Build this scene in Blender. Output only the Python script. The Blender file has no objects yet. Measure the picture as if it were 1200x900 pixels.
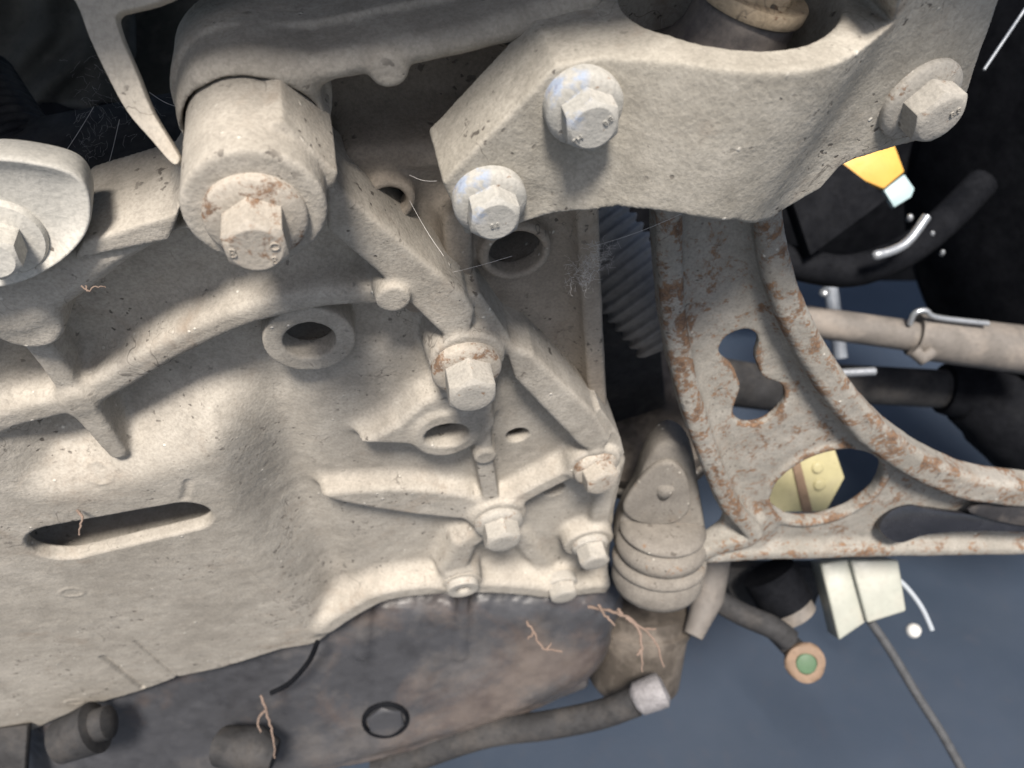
import bpy, bmesh, math, random
import numpy as np
from mathutils import Matrix, Vector
random.seed(7)
S = bpy.context.scene
COL = S.collection

# ------------------------------------------------------------------ camera
FPX = 906.0
PITCH = math.radians(40)
CAM = np.array([0.0, 0.0, 0.62])
FWD = np.array([0, math.cos(PITCH), -math.sin(PITCH)])
RGT = np.array([1.0, 0, 0])
UPV = np.array([0, math.sin(PITCH), math.cos(PITCH)])
def c2w(v): return RGT*v[0] + UPV*v[1] - FWD*v[2]
cd = bpy.data.cameras.new('camera'); cam = bpy.data.objects.new('camera', cd); COL.objects.link(cam)
cam.location = CAM; cam.rotation_euler = (math.radians(90)-PITCH, 0, 0)
cd.sensor_width = 36; cd.lens = FPX/1200*36; cd.clip_start = 0.01; cd.clip_end = 200
cd.dof.use_dof = True; cd.dof.focus_distance = 0.180; cd.dof.aperture_fstop = 20
S.camera = cam

# ------------------------------------------------------------------ world and sun
def cmat(vp, roll=0.0):
    """axes (u, v, n) in camera space of the plane whose normal vanishes at pixel vp"""
    d = np.array([(vp[0]-600)/FPX, (450-vp[1])/FPX, -1.0]); d /= np.linalg.norm(d); n = -d
    up = np.array([0, 1.0, 0]); v = up-(up@n)*n; v /= np.linalg.norm(v); u = np.cross(v, n)
    c, s = math.cos(roll), math.sin(roll)
    return np.stack([u*c+v*s, -u*s+v*c, n])
PLATE = cmat((300, -690))
Lc = np.array([-0.27, 0.84, 0.31]) @ PLATE
LW = c2w(Lc); LW /= np.linalg.norm(LW)
sd = bpy.data.lights.new('sun', 'SUN'); sd.energy = 5.0; sd.angle = math.radians(12); sd.color = (1.0, 0.925, 0.845)
sun = bpy.data.objects.new('sun', sd); COL.objects.link(sun)
sun.rotation_euler = Vector(LW).to_track_quat('Z', 'Y').to_euler(); sun.location = (0, 0, 5)
w = bpy.data.worlds.new('World'); S.world = w; w.use_nodes = True
nt = w.node_tree; bg = nt.nodes['Background']; sky = nt.nodes.new('ShaderNodeTexSky')
sky.sky_type = 'NISHITA'; sky.sun_disc = False
sky.sun_elevation = math.asin(LW[2]); sky.sun_rotation = math.atan2(LW[0], LW[1])
sky.air_density = 1.0; sky.dust_density = 3.0
nt.links.new(sky.outputs[0], bg.inputs[0]); bg.inputs[1].default_value = 0.08
S.view_settings.view_transform = 'Standard'; S.view_settings.look = 'None'
S.view_settings.exposure = 0.62; S.view_settings.gamma = 1.0; S.view_settings.use_curve_mapping = False
S.render.engine = 'CYCLES'; S.cycles.use_denoising = True; S.cycles.max_bounces = 6

# ------------------------------------------------------------------ frames (mm locally, metres in the scene)
class Frame:
    def __init__(s, vp, px, py, depth, roll=0.0, axes=None):
        s.A = cmat(vp, roll) if axes is None else np.array(axes, float)
        s.o = s.ray(px, py)*depth
        R = np.stack([c2w(a) for a in s.A], 1)
        M = Matrix.Identity(4)
        for i in range(3):
            for j in range(3): M[i][j] = R[i, j]
        s.R = R; s.Mrot = M
    @staticmethod
    def ray(px, py): return np.array([(px-600)/FPX, (450-py)/FPX, -1.0])
    def P(s, px, py, w=0.0):
        r = s.ray(px, py); t = (s.o@s.A[2]+w)/(r@s.A[2]); q = r*t-s.o
        return np.array([q@s.A[0], q@s.A[1]])
    def P3(s, px, py, w=0.0): return np.array([*s.P(px, py, w), w])
    def mmpx(s, px, py, w=0.0):
        r = s.ray(px, py); return (s.o@s.A[2]+w)/(r@s.A[2])/FPX
    def pts(s, L, w=0.0): return np.array([s.P(a, b, w) for a, b in L])
    def world(s, p): return CAM + c2w((s.o + np.asarray(p)@s.A)*0.001)
    def M(s, p=(0, 0, 0)):
        m = s.Mrot.copy(); m.translation = Vector(s.world(p)); return m
def W(px, py, depth): return CAM + c2w(Frame.ray(px, py)*depth*0.001)
G = Frame((300, -690), 600, 450, 250.0)
B = Frame((290, -720), 700, 150, G.mmpx(700, 150, 30)*FPX)      # plane of the mount bracket's face, w = 0

# ------------------------------------------------------------------ tagging
def tag(o, label=None, cat=None, group=None, kind=None):
    if label: o['label'] = label
    if cat: o['category'] = cat
    if group: o['group'] = group
    if kind: o['kind'] = kind
    return o
def empty(name, M, label=None, cat=None, group=None):
    o = bpy.data.objects.new(name, None); COL.objects.link(o); o.matrix_world = M; o.empty_display_size = .01
    return tag(o, label, cat, group)
def link(name, me, mat, parent=None, M=None):
    o = bpy.data.objects.new(name, me); COL.objects.link(o)
    if mat is not None and not me.materials: me.materials.append(mat)
    if parent is not None: o.parent = parent
    elif M is not None: o.matrix_world = M
    return o
def meshdata(name, V, F, smooth=True, angle=None):
    me = bpy.data.meshes.new(name)
    me.from_pydata([tuple(map(float, v)) for v in V], [], [tuple(map(int, f)) for f in F]); me.update()
    me.polygons.foreach_set('use_smooth', [smooth]*len(me.polygons))
    if angle: me.set_sharp_from_angle(angle=math.radians(angle))
    return me

# ------------------------------------------------------------------ materials
class NB:
    def __init__(s, name):
        s.m = bpy.data.materials.new(name); s.m.use_nodes = True; s.t = s.m.node_tree
        s.b = s.t.nodes['Principled BSDF']; s.tc = s.t.nodes.new('ShaderNodeTexCoord').outputs['Object']
    def n(s, ty, **k):
        x = s.t.nodes.new(ty)
        for a, b in k.items(): setattr(x, a, b)
        return x
    def set(s, sock, val):
        if hasattr(val, 'is_output') or isinstance(val, bpy.types.NodeSocket): s.t.links.new(val, sock)
        else: sock.default_value = val
    def noise(s, scale, detail=6, rough=.6, dist=0, vec=None):
        x = s.n('ShaderNodeTexNoise'); s.set(x.inputs['Vector'], vec or s.tc)
        x.inputs['Scale'].default_value = scale; x.inputs['Detail'].default_value = detail
        x.inputs['Roughness'].default_value = rough; x.inputs['Distortion'].default_value = dist
        return x.outputs['Fac']
    def vor(s, scale, feature='F1', rand=1.0, out='Distance'):
        x = s.n('ShaderNodeTexVoronoi', feature=feature); s.set(x.inputs['Vector'], s.tc)
        x.inputs['Scale'].default_value = scale; x.inputs['Randomness'].default_value = rand
        return x.outputs[out]
    def ramp(s, fac, lo, hi, a=0.0, b=1.0):
        x = s.n('ShaderNodeMapRange'); s.set(x.inputs[0], fac)
        for i, v in zip((1, 2, 3, 4), (lo, hi, a, b)): x.inputs[i].default_value = v
        return x.outputs[0]
    def mix(s, fac, a, b):
        x = s.n('ShaderNodeMix', data_type='RGBA'); s.set(x.inputs[0], fac)
        for i, v in ((6, a), (7, b)):
            s.set(x.inputs[i], (*v, 1) if isinstance(v, tuple) else v)
        return x.outputs[2]
    def math(s, op, a, b=0.0):
        x = s.n('ShaderNodeMath', operation=op); s.set(x.inputs[0], a); s.set(x.inputs[1], b); return x.outputs[0]
    def map(s, scale, rot=(0, 0, 0)):
        x = s.n('ShaderNodeMapping'); s.set(x.inputs[0], s.tc); x.inputs['Scale'].default_value = scale
        x.inputs['Rotation'].default_value = rot; return x.outputs[0]
    def bump(s, h, dist, strength=1.0, normal=None):
        x = s.n('ShaderNodeBump'); s.set(x.inputs['Height'], h); x.inputs['Distance'].default_value = dist
        x.inputs['Strength'].default_value = strength
        if normal is not None: s.set(x.inputs['Normal'], normal)
        return x.outputs[0]
    def bevel(s, r):
        x = s.n('ShaderNodeBevel', samples=4); x.inputs['Radius'].default_value = r; return x.outputs[0]
    def done(s, color, rough=.8, metal=0.0, normal=None, spec=.3):
        s.set(s.b.inputs['Base Color'], (*color, 1) if isinstance(color, tuple) else color)
        s.set(s.b.inputs['Roughness'], rough); s.set(s.b.inputs['Metallic'], metal)
        s.b.inputs['Specular IOR Level'].default_value = spec
        if normal is not None: s.set(s.b.inputs['Normal'], normal)
        return s.m

def dusty(name, c1, c2, rust=0.0, grain=1.0, speck=1.0, blue=False, bevel=0.0, dark=(.085, .075, .065), rough=.88, edge=False):
    """dust-caked cast metal: two mottled dust tones, grime specks, hairline marks, pale crumbs, optional rust"""
    b = NB(name)
    big = b.noise(26, 5, .62); mid = b.noise(150, 6, .68); fine = b.noise(1150, 3, .6); grit = b.noise(2100, 2, .5)
    col = b.mix(b.ramp(b.math('ADD', b.math('MULTIPLY', big, .6), b.math('MULTIPLY', mid, .4)), .40, .60), c1, c2)
    col = b.mix(b.ramp(fine, .36, .58, .30, 0), col, tuple(x*.50 for x in c1))
    col = b.mix(b.ramp(grit, .56, .72, 0, .20), col, tuple(min(.7, x*1.25) for x in c2))
    wet = b.ramp(b.noise(55, 9, .78), .56, .72)
    col = b.mix(b.math('MULTIPLY', wet, .42*speck), col, tuple(x*.45 for x in c1))
    brown = b.math('MULTIPLY', b.ramp(b.noise(34, 6, .7, .4), .54, .70), b.ramp(b.noise(210, 4, .6), .38, .62))
    col = b.mix(b.math('MULTIPLY', brown, .55*speck), col, (.20, .155, .115))
    vein = b.ramp(b.math('ABSOLUTE', b.math('SUBTRACT', b.noise(70, 3, .55, .8), .5)), .007, .002)
    vein = b.math('MULTIPLY', vein, b.ramp(b.noise(38, 2), .55, .63))
    col = b.mix(b.math('MULTIPLY', vein, .65*speck), col, dark)
    sp = b.math('MULTIPLY', b.ramp(b.noise(430, 2, .5), .65, .70), b.ramp(b.noise(45, 3, .5), .47, .58))
    col = b.mix(b.math('MULTIPLY', sp, .85*speck), col, dark)
    sp2 = b.math('MULTIPLY', b.ramp(b.vor(210), .13, .06), b.ramp(b.noise(75, 2), .55, .60))
    col = b.mix(b.math('MULTIPLY', sp2, .85*speck), col, (.66, .63, .56))
    if rust > 0:
        r1 = b.noise(95, 8, .75, .5); r2 = b.noise(620, 4, .65)
        rs = b.math('ADD', b.math('MULTIPLY', r1, .72), b.math('MULTIPLY', r2, .28))
        if edge:
            g = b.n('ShaderNodeNewGeometry').outputs['Pointiness']
            rs = b.math('ADD', rs, b.ramp(g, .48, .54, -.055, .055))
        rm = b.ramp(rs, .60-.14*rust, .65-.12*rust, 0, .9)
        col = b.mix(rm, col, b.mix(b.ramp(r2, .38, .62), (.072, .041, .027), (.185, .108, .062)))
    if blue:
        sx = b.n('ShaderNodeSeparateXYZ'); b.set(sx.inputs[0], b.tc)
        a = b.ramp(sx.outputs[0], -.0012, -.0028); a = b.math('MULTIPLY', a, b.ramp(b.noise(210, 4), .46, .56))
        a = b.math('MULTIPLY', a, b.ramp(sx.outputs[1], -.001, .001))
        col = b.mix(b.math('MULTIPLY', a, .55), col, (.22, .31, .48))
    h = b.math('ADD', b.math('MULTIPLY', fine, .75), b.math('MULTIPLY', b.noise(400, 5, .62), .9))
    h = b.math('ADD', h, b.math('ADD', b.math('MULTIPLY', sp2, 1.3), b.math('MULTIPLY', sp, -.5)))
    nrm = b.bump(h,   .00021*grain, .9, b.bevel(bevel) if bevel else None)
    return b.done(col, rough, 0.0, nrm, .2)

def plain(name, c, rough=.6, var=.3, metal=0.0, bump=.0002, scale=200, spec=.4, dust=0.0, stain=None):
    b = NB(name)
    col = b.mix(b.ramp(b.noise(scale*.35, 6, .65), .35, .68), c, tuple(min(1, x*(1+var)+.004) for x in c))
    col = b.mix(b.ramp(b.noise(scale*1.7, 4, .6), .5, .7, 0, .5), col, tuple(x*(1-var) for x in c))
    if stain: col = b.mix(b.ramp(b.noise(16, 6, .65, .5), .50, .62, 0, .38), col, stain)
    if dust: col = b.mix(b.ramp(b.noise(scale*.25, 7, .7), .48, .66, 0, dust), col, (.30, .26, .22))
    return b.done(col, b.ramp(b.noise(scale*.6), .3, .7, max(.05, rough-.12), min(1, rough+.12)), metal, b.bump(b.noise(scale, 5), bump, .6), spec)

M_CAST = dusty('dusty_cast_aluminium', (.285, .262, .225), (.415, .385, .335))
M_BRACKET = dusty('dusty_bracket', (.27, .252, .215), (.41, .385, .335), grain=.9, speck=1.1)
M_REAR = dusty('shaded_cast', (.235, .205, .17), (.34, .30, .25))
M_BOLT = dusty('dusty_bolt', (.31, .295, .265), (.42, .395, .35), rust=.36, grain=.8, bevel=.0004)
M_BOLTBLUE = dusty('dusty_bolt_blue', (.34, .335, .31), (.43, .415, .38), rust=.22, grain=.8, bevel=.0004, blue=True)
M_BOLTRUST = dusty('rusty_bolt', (.34, .31, .265), (.43, .39, .335), rust=.66, grain=.9, bevel=.0004)
M_CAP = dusty('dusty_cap', (.42, .41, .375), (.54, .52, .47), grain=.7)
M_ARM = dusty('rusty_arm_steel', (.215, .203, .178), (.295, .28, .25), rust=.72, grain=1.0, edge=True)
M_STRIP = dusty('dusty_strip', (.40, .37, .32), (.48, .44, .375), grain=.8, bevel=.0004)
M_MOUNT = dusty('dusty_mount', (.158, .145, .128), (.24, .222, .195), rust=.05)
M_SUB = plain('grimy_brown', (.05, .042, .034), .8, .5, bump=.0006, scale=150, dust=.35)
M_TAN = dusty('tan_washer', (.42, .33, .22), (.50, .40, .28), rust=.15)
M_RUBBER = plain('black_rubber', (.016, .016, .018), .6, .4, bump=.00015, dust=.15, spec=.2)
M_RUBBERD = plain('dusty_rubber', (.10, .09, .085), .75, .4, bump=.0004, scale=260, dust=.7)
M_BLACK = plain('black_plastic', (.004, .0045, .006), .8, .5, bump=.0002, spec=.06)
M_DARK = plain('dark_steel', (.024, .024, .025), .75, .5, bump=.0003, dust=.08, spec=.2)
M_PAN = plain('oily_pan', (.036, .037, .041), .36, .4, bump=.00015, scale=60, dust=.18, stain=(.105, .072, .055))
M_ROD = plain('grey_rod', (.115, .105, .095), .7, .3, bump=.0003, dust=.4)
M_BRIGHT = plain('bright_steel', (.33, .35, .37), .3, .1, metal=.6)
M_WHITEPL = plain('cream_plastic', (.27, .28, .245), .45, .15, bump=.0001, dust=.25)
M_YELLOW = plain('yellow_plastic', (.55, .31, .06), .5, .1)
M_PALEYEL = plain('pale_yellow_zinc', (.36, .33, .19), .5, .15, dust=.2)
M_TWIG = plain('dry_rootlet', (.15, .11, .088), .9, .4, scale=700)
M_WEB = plain('cobweb', (.62, .60, .58), .9, .1)
M_CABLE = plain('black_cable', (.05, .052, .055), .6, .4, scale=500)
M_GREEN = plain('green_core', (.06, .11, .06), .6, .2)
M_BRASS = plain('corroded_ring', (.16, .11, .075), .7, .35)

# ------------------------------------------------------------------ signed-distance toolkit
def crom(P, n=6, closed=True):
    P = np.asarray(P, float); N = len(P); out = []
    for i in range(N if closed else N-1):
        g = (lambda k: P[k % N]) if closed else (lambda k: P[min(max(k, 0), N-1)])
        p0, p1, p2, p3 = g(i-1), g(i), g(i+1), g(i+2)
        for t in np.linspace(0, 1, n, endpoint=False):
            out.append(.5*((2*p1)+(-p0+p2)*t+(2*p0-5*p1+4*p2-p3)*t*t+(-p0+3*p1-3*p2+p3)*t**3))
    if not closed: out.append(P[-1])
    return np.array(out)
def d_poly(U, V, pts):
    pts = np.asarray(pts, np.float32); d = None; s = None; N = len(pts)
    for i in range(N):
        a = pts[i]; b = pts[i-1]; e = b-a; wx = U-a[0]; wy = V-a[1]
        t = np.clip((wx*e[0]+wy*e[1])/max(e@e, 1e-9), 0, 1); q = (wx-e[0]*t)**2+(wy-e[1]*t)**2
        d = q if d is None else np.minimum(d, q)
        c1 = V >= a[1]; c2 = V < b[1]; c3 = e[0]*wy > e[1]*wx
        f = (c1 & c2 & c3) | (~c1 & ~c2 & ~c3)
        s = f if s is None else s ^ f
    return np.sqrt(d)*np.where(s, -1, 1)
def d_line(U, V, pts, r):
    pts = np.asarray(pts, np.float32); r = np.broadcast_to(np.asarray(r, np.float32), (len(pts),)); out = None
    for i in range(len(pts)-1):
        a, b = pts[i], pts[i+1]; e = b-a; wx = U-a[0]; wy = V-a[1]
        t = np.clip((wx*e[0]+wy*e[1])/max(e@e, 1e-9), 0, 1)
        d = np.sqrt((wx-e[0]*t)**2+(wy-e[1]*t)**2)-(r[i]+(r[i+1]-r[i])*t)
        out = d if out is None else np.minimum(out, d)
    return out
def d_circ(U, V, c, r): return np.sqrt((U-c[0])**2+(V-c[1])**2)-r
def d_ell(U, V, c, a, b, ang=0.0):
    x = (U-c[0])*math.cos(ang)+(V-c[1])*math.sin(ang); y = -(U-c[0])*math.sin(ang)+(V-c[1])*math.cos(ang)
    k0 = np.sqrt((x/a)**2+(y/b)**2); k1 = np.sqrt((x/a**2)**2+(y/b**2)**2)+1e-9
    return k0*(k0-1)/k1
def ext(d2, Wg, top, bot=-9.0, r=1.0, draft=0.12):
    d2 = d2+np.maximum(Wg-(top-12), 0)*draft-12*draft if draft else d2
    qx = d2+r; qw = np.abs(Wg-(top+bot)/2)-(top-bot)/2+r
    return np.minimum(np.maximum(qx, qw), 0)+np.sqrt(np.maximum(qx, 0)**2+np.maximum(qw, 0)**2)-r
def smin(a, b, k):
    if k <= 0: return np.minimum(a, b)
    h = np.clip(.5+.5*(b-a)/k, 0, 1); return b+(a-b)*h-k*h*(1-h)
def smax(a, b, k): return -smin(-a, -b, k)
def sstep(x): x = np.clip(x, 0, 1); return x*x*(3-2*x)

class Vol:
    def __init__(s, lo, hi, h):
        s.h = h; s.ax = [np.arange(lo[i], hi[i]+h, h, dtype=np.float32) for i in range(3)]
        s.F = np.full([len(a) for a in s.ax], 9.0, np.float32); s.T = np.zeros(s.F.shape, np.int8)
    def blk(s, lo, hi):
        sl = tuple(slice(max(0, int(np.searchsorted(a, l))), int(np.searchsorted(a, m))) for a, l, m in zip(s.ax, lo, hi))
        U, V, Wg = s.ax[0][sl[0]][:, None, None], s.ax[1][sl[1]][None, :, None], s.ax[2][sl[2]][None, None, :]
        return sl, U, V, Wg
    def add(s, fn, pts, pad, w0, w1, k=0.0, t=0):
        pts = np.asarray(pts).reshape(-1, 2); lo = pts.min(0)-pad-k-2; hi = pts.max(0)+pad+k+2
        sl, U, V, Wg = s.blk((*lo, w0-k-3), (*hi, w1+k+3))
        d = fn(U, V, Wg).astype(np.float32); a = s.F[sl]
        s.T[sl] = np.where(d < a, t, s.T[sl]); s.F[sl] = smin(a, d, k)
    def sub(s, fn, pts, pad, w0, w1, k=0.0):
        pts = np.asarray(pts).reshape(-1, 2); lo = pts.min(0)-pad-k-2; hi = pts.max(0)+pad+k+2
        sl, U, V, Wg = s.blk((*lo, w0-k-3), (*hi, w1+k+3))
        s.F[sl] = smax(s.F[sl], -fn(U, V, Wg).astype(np.float32), k)
    # shorthand features
    def poly(s, pts, top, bot=-9, r=1.0, k=2.0, t=0, draft=.12):
        s.add(lambda U, V, Wg: ext(d_poly(U, V, pts), Wg, top, bot, r, draft), pts, 3, bot, top, k, t)
    def line(s, pts, hw, top, bot=-9, r=1.5, k=3.0, t=0, draft=.15):
        s.add(lambda U, V, Wg: ext(d_line(U, V, pts, hw), Wg, top, bot, r, draft), pts, np.max(hw)+3, bot, top, k, t)
    def circ(s, c, rad, top, bot=-9, r=1.0, k=2.0, t=0, draft=.08):
        s.add(lambda U, V, Wg: ext(d_circ(U, V, c, rad), Wg, top, bot, r, draft), [c], rad+3, bot, top, k, t)
    def hole(s, c, rad, top, bot, k=.8):
        s.sub(lambda U, V, Wg: ext(d_circ(U, V, c, rad), Wg, top, bot, .2, 0), [c], rad+2, bot, top, k)

def surface_nets(vol):
    F = vol.F; s = F < 0; n = np.array(F.shape)-1
    c = np.zeros(n, np.uint8)
    offs = [(i, j, k) for i in (0, 1) for j in (0, 1) for k in (0, 1)]
    for i, j, k in offs: c += s[i:i+n[0], j:j+n[1], k:k+n[2]]
    act = (c > 0) & (c < 8); I = np.argwhere(act)
    val = np.stack([F[I[:, 0]+o[0], I[:, 1]+o[1], I[:, 2]+o[2]] for o in offs], 1)
    acc = np.zeros((len(I), 3), np.float32); cnt = np.zeros(len(I), np.float32); O = np.array(offs, np.float32)
    for a in range(8):
        for b in range(a+1, 8):
            if np.abs(O[a]-O[b]).sum() != 1: continue
            va, vb = val[:, a], val[:, b]; m = (va < 0) != (vb < 0)
            t = np.where(m, va/np.where(m, va-vb, 1), 0)[:, None]
            acc += np.where(m[:, None], O[a]+(O[b]-O[a])*t, 0); cnt += m
    P = (I+acc/cnt[:, None])*vol.h+np.array([a[0] for a in vol.ax])
    idx = np.full(n, -1, np.int32); idx[tuple(I.T)] = np.arange(len(I)); quads = []
    for ax in range(3):
        o1, o2 = [(1, 2), (2, 0), (0, 1)][ax]
        sa = [slice(None)]*3; sb = [slice(None)]*3; sa[ax] = slice(0, -1); sb[ax] = slice(1, None)
        A, B = s[tuple(sa)], s[tuple(sb)]; E = np.argwhere(A != B)
        ok = (E[:, o1] > 0) & (E[:, o2] > 0) & (E[:, o1] < n[o1]) & (E[:, o2] < n[o2]); E = E[ok]
        def at(d1, d2):
            e = E.copy(); e[:, o1] += d1; e[:, o2] += d2; return idx[tuple(e.T)]
        q = np.stack([at(-1, -1), at(0, -1), at(0, 0), at(-1, 0)], 1)
        q[~A[tuple(E.T)]] = q[~A[tuple(E.T)]][:, ::-1]
        quads.append(q)
    Q = np.concatenate(quads); tags = vol.T[tuple(np.clip(np.round(I+acc/cnt[:, None]).astype(int), 0, n).T)]
    return P.astype(np.float64), Q, tags
RNG = np.random.RandomState(3); _lat = RNG.rand(48, 48, 48).astype(np.float32)
def vnoise(P, scale):
    q = P*scale; i = np.floor(q).astype(int); f = q-i; f = f*f*(3-2*f); r = 0
    for a in (0, 1):
        for b in (0, 1):
            for c in (0, 1):
                r = r+_lat[(i[:, 0]+a) % 48, (i[:, 1]+b) % 48, (i[:, 2]+c) % 48]*(f[:, 0] if a else 1-f[:, 0])*(f[:, 1] if b else 1-f[:, 1])*(f[:, 2] if c else 1-f[:, 2])
    return r*2-1
def raw_mesh(name, P, Q):
    me = bpy.data.meshes.new(name); me.vertices.add(len(P)); me.vertices.foreach_set('co', P.astype(np.float32).ravel())
    me.loops.add(len(Q)*4); me.loops.foreach_set('vertex_index', Q.astype(np.int32).ravel())
    me.polygons.add(len(Q)); me.polygons.foreach_set('loop_start', np.arange(0, len(Q)*4, 4, dtype=np.int32))
    me.update(calc_edges=True); me.validate()
    me.polygons.foreach_set('use_smooth', np.ones(len(me.polygons), bool)); return me
def sdf_thing(name, vol, frame, mat, label, cat, parts, rough=.13, drop_back=None):
    """parts: {tag: [part names]}; islands of a tag become separate child meshes"""
    P, Q, tags = surface_nets(vol)
    if drop_back is not None:      # faces deep inside the assembly that touch only the core behind
        keep = P[Q].mean(1)[:, 2] > drop_back; Q = Q[keep]
    e1 = P[Q[:, 2]]-P[Q[:, 0]]; e2 = P[Q[:, 3]]-P[Q[:, 1]]; fn = np.cross(e1, e2)
    def vnorm():
        N = np.zeros_like(P)
        for k in range(4): np.add.at(N, Q[:, k], fn)
        return N/(np.linalg.norm(N, axis=1, keepdims=True)+1e-12)
    N = vnorm()
    P = P+N*(rough*(vnoise(P, .11)*.9+vnoise(P+9, .30)*.5+vnoise(P+5, .8)*.22))[:, None]
    e1 = P[Q[:, 2]]-P[Q[:, 0]]; e2 = P[Q[:, 3]]-P[Q[:, 1]]; fn = np.cross(e1, e2); N = vnorm()
    ctr = P[Q[:, 0]].mean(0); Pm = (P-ctr)*.001
    root = empty(name, frame.M(ctr), label, cat)
    ft = np.median(tags[Q], axis=1).astype(int)
    def stray(q, whole):      # faces of q outside its largest connected piece
        L = np.arange(len(P))
        for _ in range(400):
            m = L[q].min(1); old = L[q].copy()
            for k in range(4): np.minimum.at(L, q[:, k], m)
            L[q.ravel()] = L[L[q.ravel()]]
            if (L[q] == old).all(): break
        lab = L[q].min(1); u, inv, cn = np.unique(lab, return_inverse=True, return_counts=True)
        return cn[inv] < cn.max()
    owner = np.zeros(len(Q), int); names = {0: parts[0] if isinstance(parts[0], str) else 'body'}; nxt = 1
    for t, nm in parts.items():
        fi = np.nonzero(ft == t)[0]
        if not len(fi): continue
        if isinstance(nm, str):
            if t == 0: continue
            near = np.zeros(len(fi), int); L_ = [nm]
        else:
            cs = np.array([c for _, c in nm]); fc = P[Q[fi]].mean(1)[:, :2]
            near = np.argmin(((fc[:, None]-cs[None])**2).sum(2), 1); L_ = [a for a, _ in nm]
        for i_, a in enumerate(L_):
            sub = fi[near == i_]
            if len(sub) < 30: continue
            ok = sub[~stray(Q[sub], t == 0)]; names[nxt] = a; owner[ok] = nxt; nxt += 1
    for t, gname in names.items():
        g = Q[owner == t]
        if not len(g): continue
        vi, inv = np.unique(g, return_inverse=True)
        me = raw_mesh(gname, Pm[vi], inv.reshape(-1, 4))
        me.normals_split_custom_set_from_vertices(N[vi].tolist())
        link(gname, me, mat, root)
    return root

# ------------------------------------------------------------------ mesh builders (mm in, metres out)
def lathe(prof, n=48, z=True, wob=0.0, cap=True):
    """profile [(r, h)] revolved about local z"""
    V = []; F = []
    for r, h in prof:
        for i in range(n):
            a = 2*math.pi*i/n; q = r*(1+wob*math.sin(3*a+h)); V.append((q*math.cos(a)*.001, q*math.sin(a)*.001, h*.001))
    for j in range(len(prof)-1):
        for i in range(n):
            F.append((j*n+i, j*n+(i+1) % n, (j+1)*n+(i+1) % n, (j+1)*n+i))
    if cap and prof[0][0] > 0: F.append(tuple(range(n))[::-1])
    if cap and prof[-1][0] > 0: F.append(tuple((len(prof)-1)*n+i for i in range(n)))
    return V, F
def hexhead(af, H, rot=0.0, n=72):
    """hexagon head with the chamfered round top; af = across flats"""
    a = af/2; rc = a*.91; V = []; F = []
    rr = [a/math.cos((2*math.pi*i/n-rot+math.pi/6) % (math.pi/3)-math.pi/6) for i in range(n)]
    rings = [[(r, -.3) for r in rr], [(r, H-.3-max(0, (r-rc))*.58) for r in rr], [(rc, H-.12) for r in rr], [(rc*.95, H) for r in rr], [(rc*.5, H-.05) for r in rr]]
    for ring in rings:
        for i, (r, h) in enumerate(ring):
            t = 2*math.pi*i/n; V.append((r*math.cos(t)*.001, r*math.sin(t)*.001, h*.001))
    for j in range(len(rings)-1):
        for i in range(n): F.append((j*n+i, j*n+(i+1) % n, (j+1)*n+(i+1) % n, (j+1)*n+i))
    F.append(tuple(4*n+i for i in range(n)))
    return V, F
def tube(path, r, n=12, caps=True):
    P = [Vector(p) for p in path]; rs = r if hasattr(r, '__len__') else [r]*len(P); V = []; F = []
    t = (P[1]-P[0]).normalized(); a = t.orthogonal().normalized()
    for i, p in enumerate(P):
        t = (P[min(i+1, len(P)-1)]-P[max(i-1, 0)]).normalized(); a = (a-t*a.dot(t)).normalized(); b = t.cross(a)
        for k in range(n):
            q = 2*math.pi*k/n; V.append(p+(a*math.cos(q)+b*math.sin(q))*rs[i])
    for j in range(len(P)-1):
        for k in range(n): F.append((j*n+k, j*n+(k+1) % n, (j+1)*n+(k+1) % n, (j+1)*n+k))
    if caps: F += [tuple(range(n))[::-1], tuple((len(P)-1)*n+k for k in range(n))]
    return V, F
def prism(outline, h0, h1, bev=.4, name='prism', seg=2):
    """outline (mm, ccw) extruded from h0 to h1, edges bevelled"""
    bm = bmesh.new(); vs = [bm.verts.new((p[0]*.001, p[1]*.001, h1*.001)) for p in outline]
    f = bm.faces.new(vs); bm.normal_update()
    if f.normal.z < 0: f.normal_flip()
    r = bmesh.ops.extrude_face_region(bm, geom=[f])
    bmesh.ops.translate(bm, verts=[v for v in r['geom'] if isinstance(v, bmesh.types.BMVert)], vec=(0, 0, (h0-h1)*.001))
    f.normal_flip() if False else None
    bmesh.ops.recalc_face_normals(bm, faces=bm.faces)
    if bev:
        es = [e for e in bm.edges if len(e.link_faces) == 2 and e.calc_face_angle(0) > .5]
        bmesh.ops.bevel(bm, geom=es, offset=bev*.001, segments=seg, affect='EDGES', profile=.5, clamp_overlap=True)
    me = bpy.data.meshes.new(name); bm.to_mesh(me); bm.free()
    me.polygons.foreach_set('use_smooth', [True]*len(me.polygons)); me.set_sharp_from_angle(angle=math.radians(35)); return me
def axisM(loc, axis_cam, roll=0.0):
    """matrix at world point loc whose z runs along a camera-space direction"""
    z = Vector(c2w(np.array(axis_cam, float)/np.linalg.norm(axis_cam))); q = z.to_track_quat('Z', 'Y')
    m = q.to_matrix().to_4x4() @ Matrix.Rotation(roll, 4, 'Z'); m.translation = Vector(loc); return m

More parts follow.
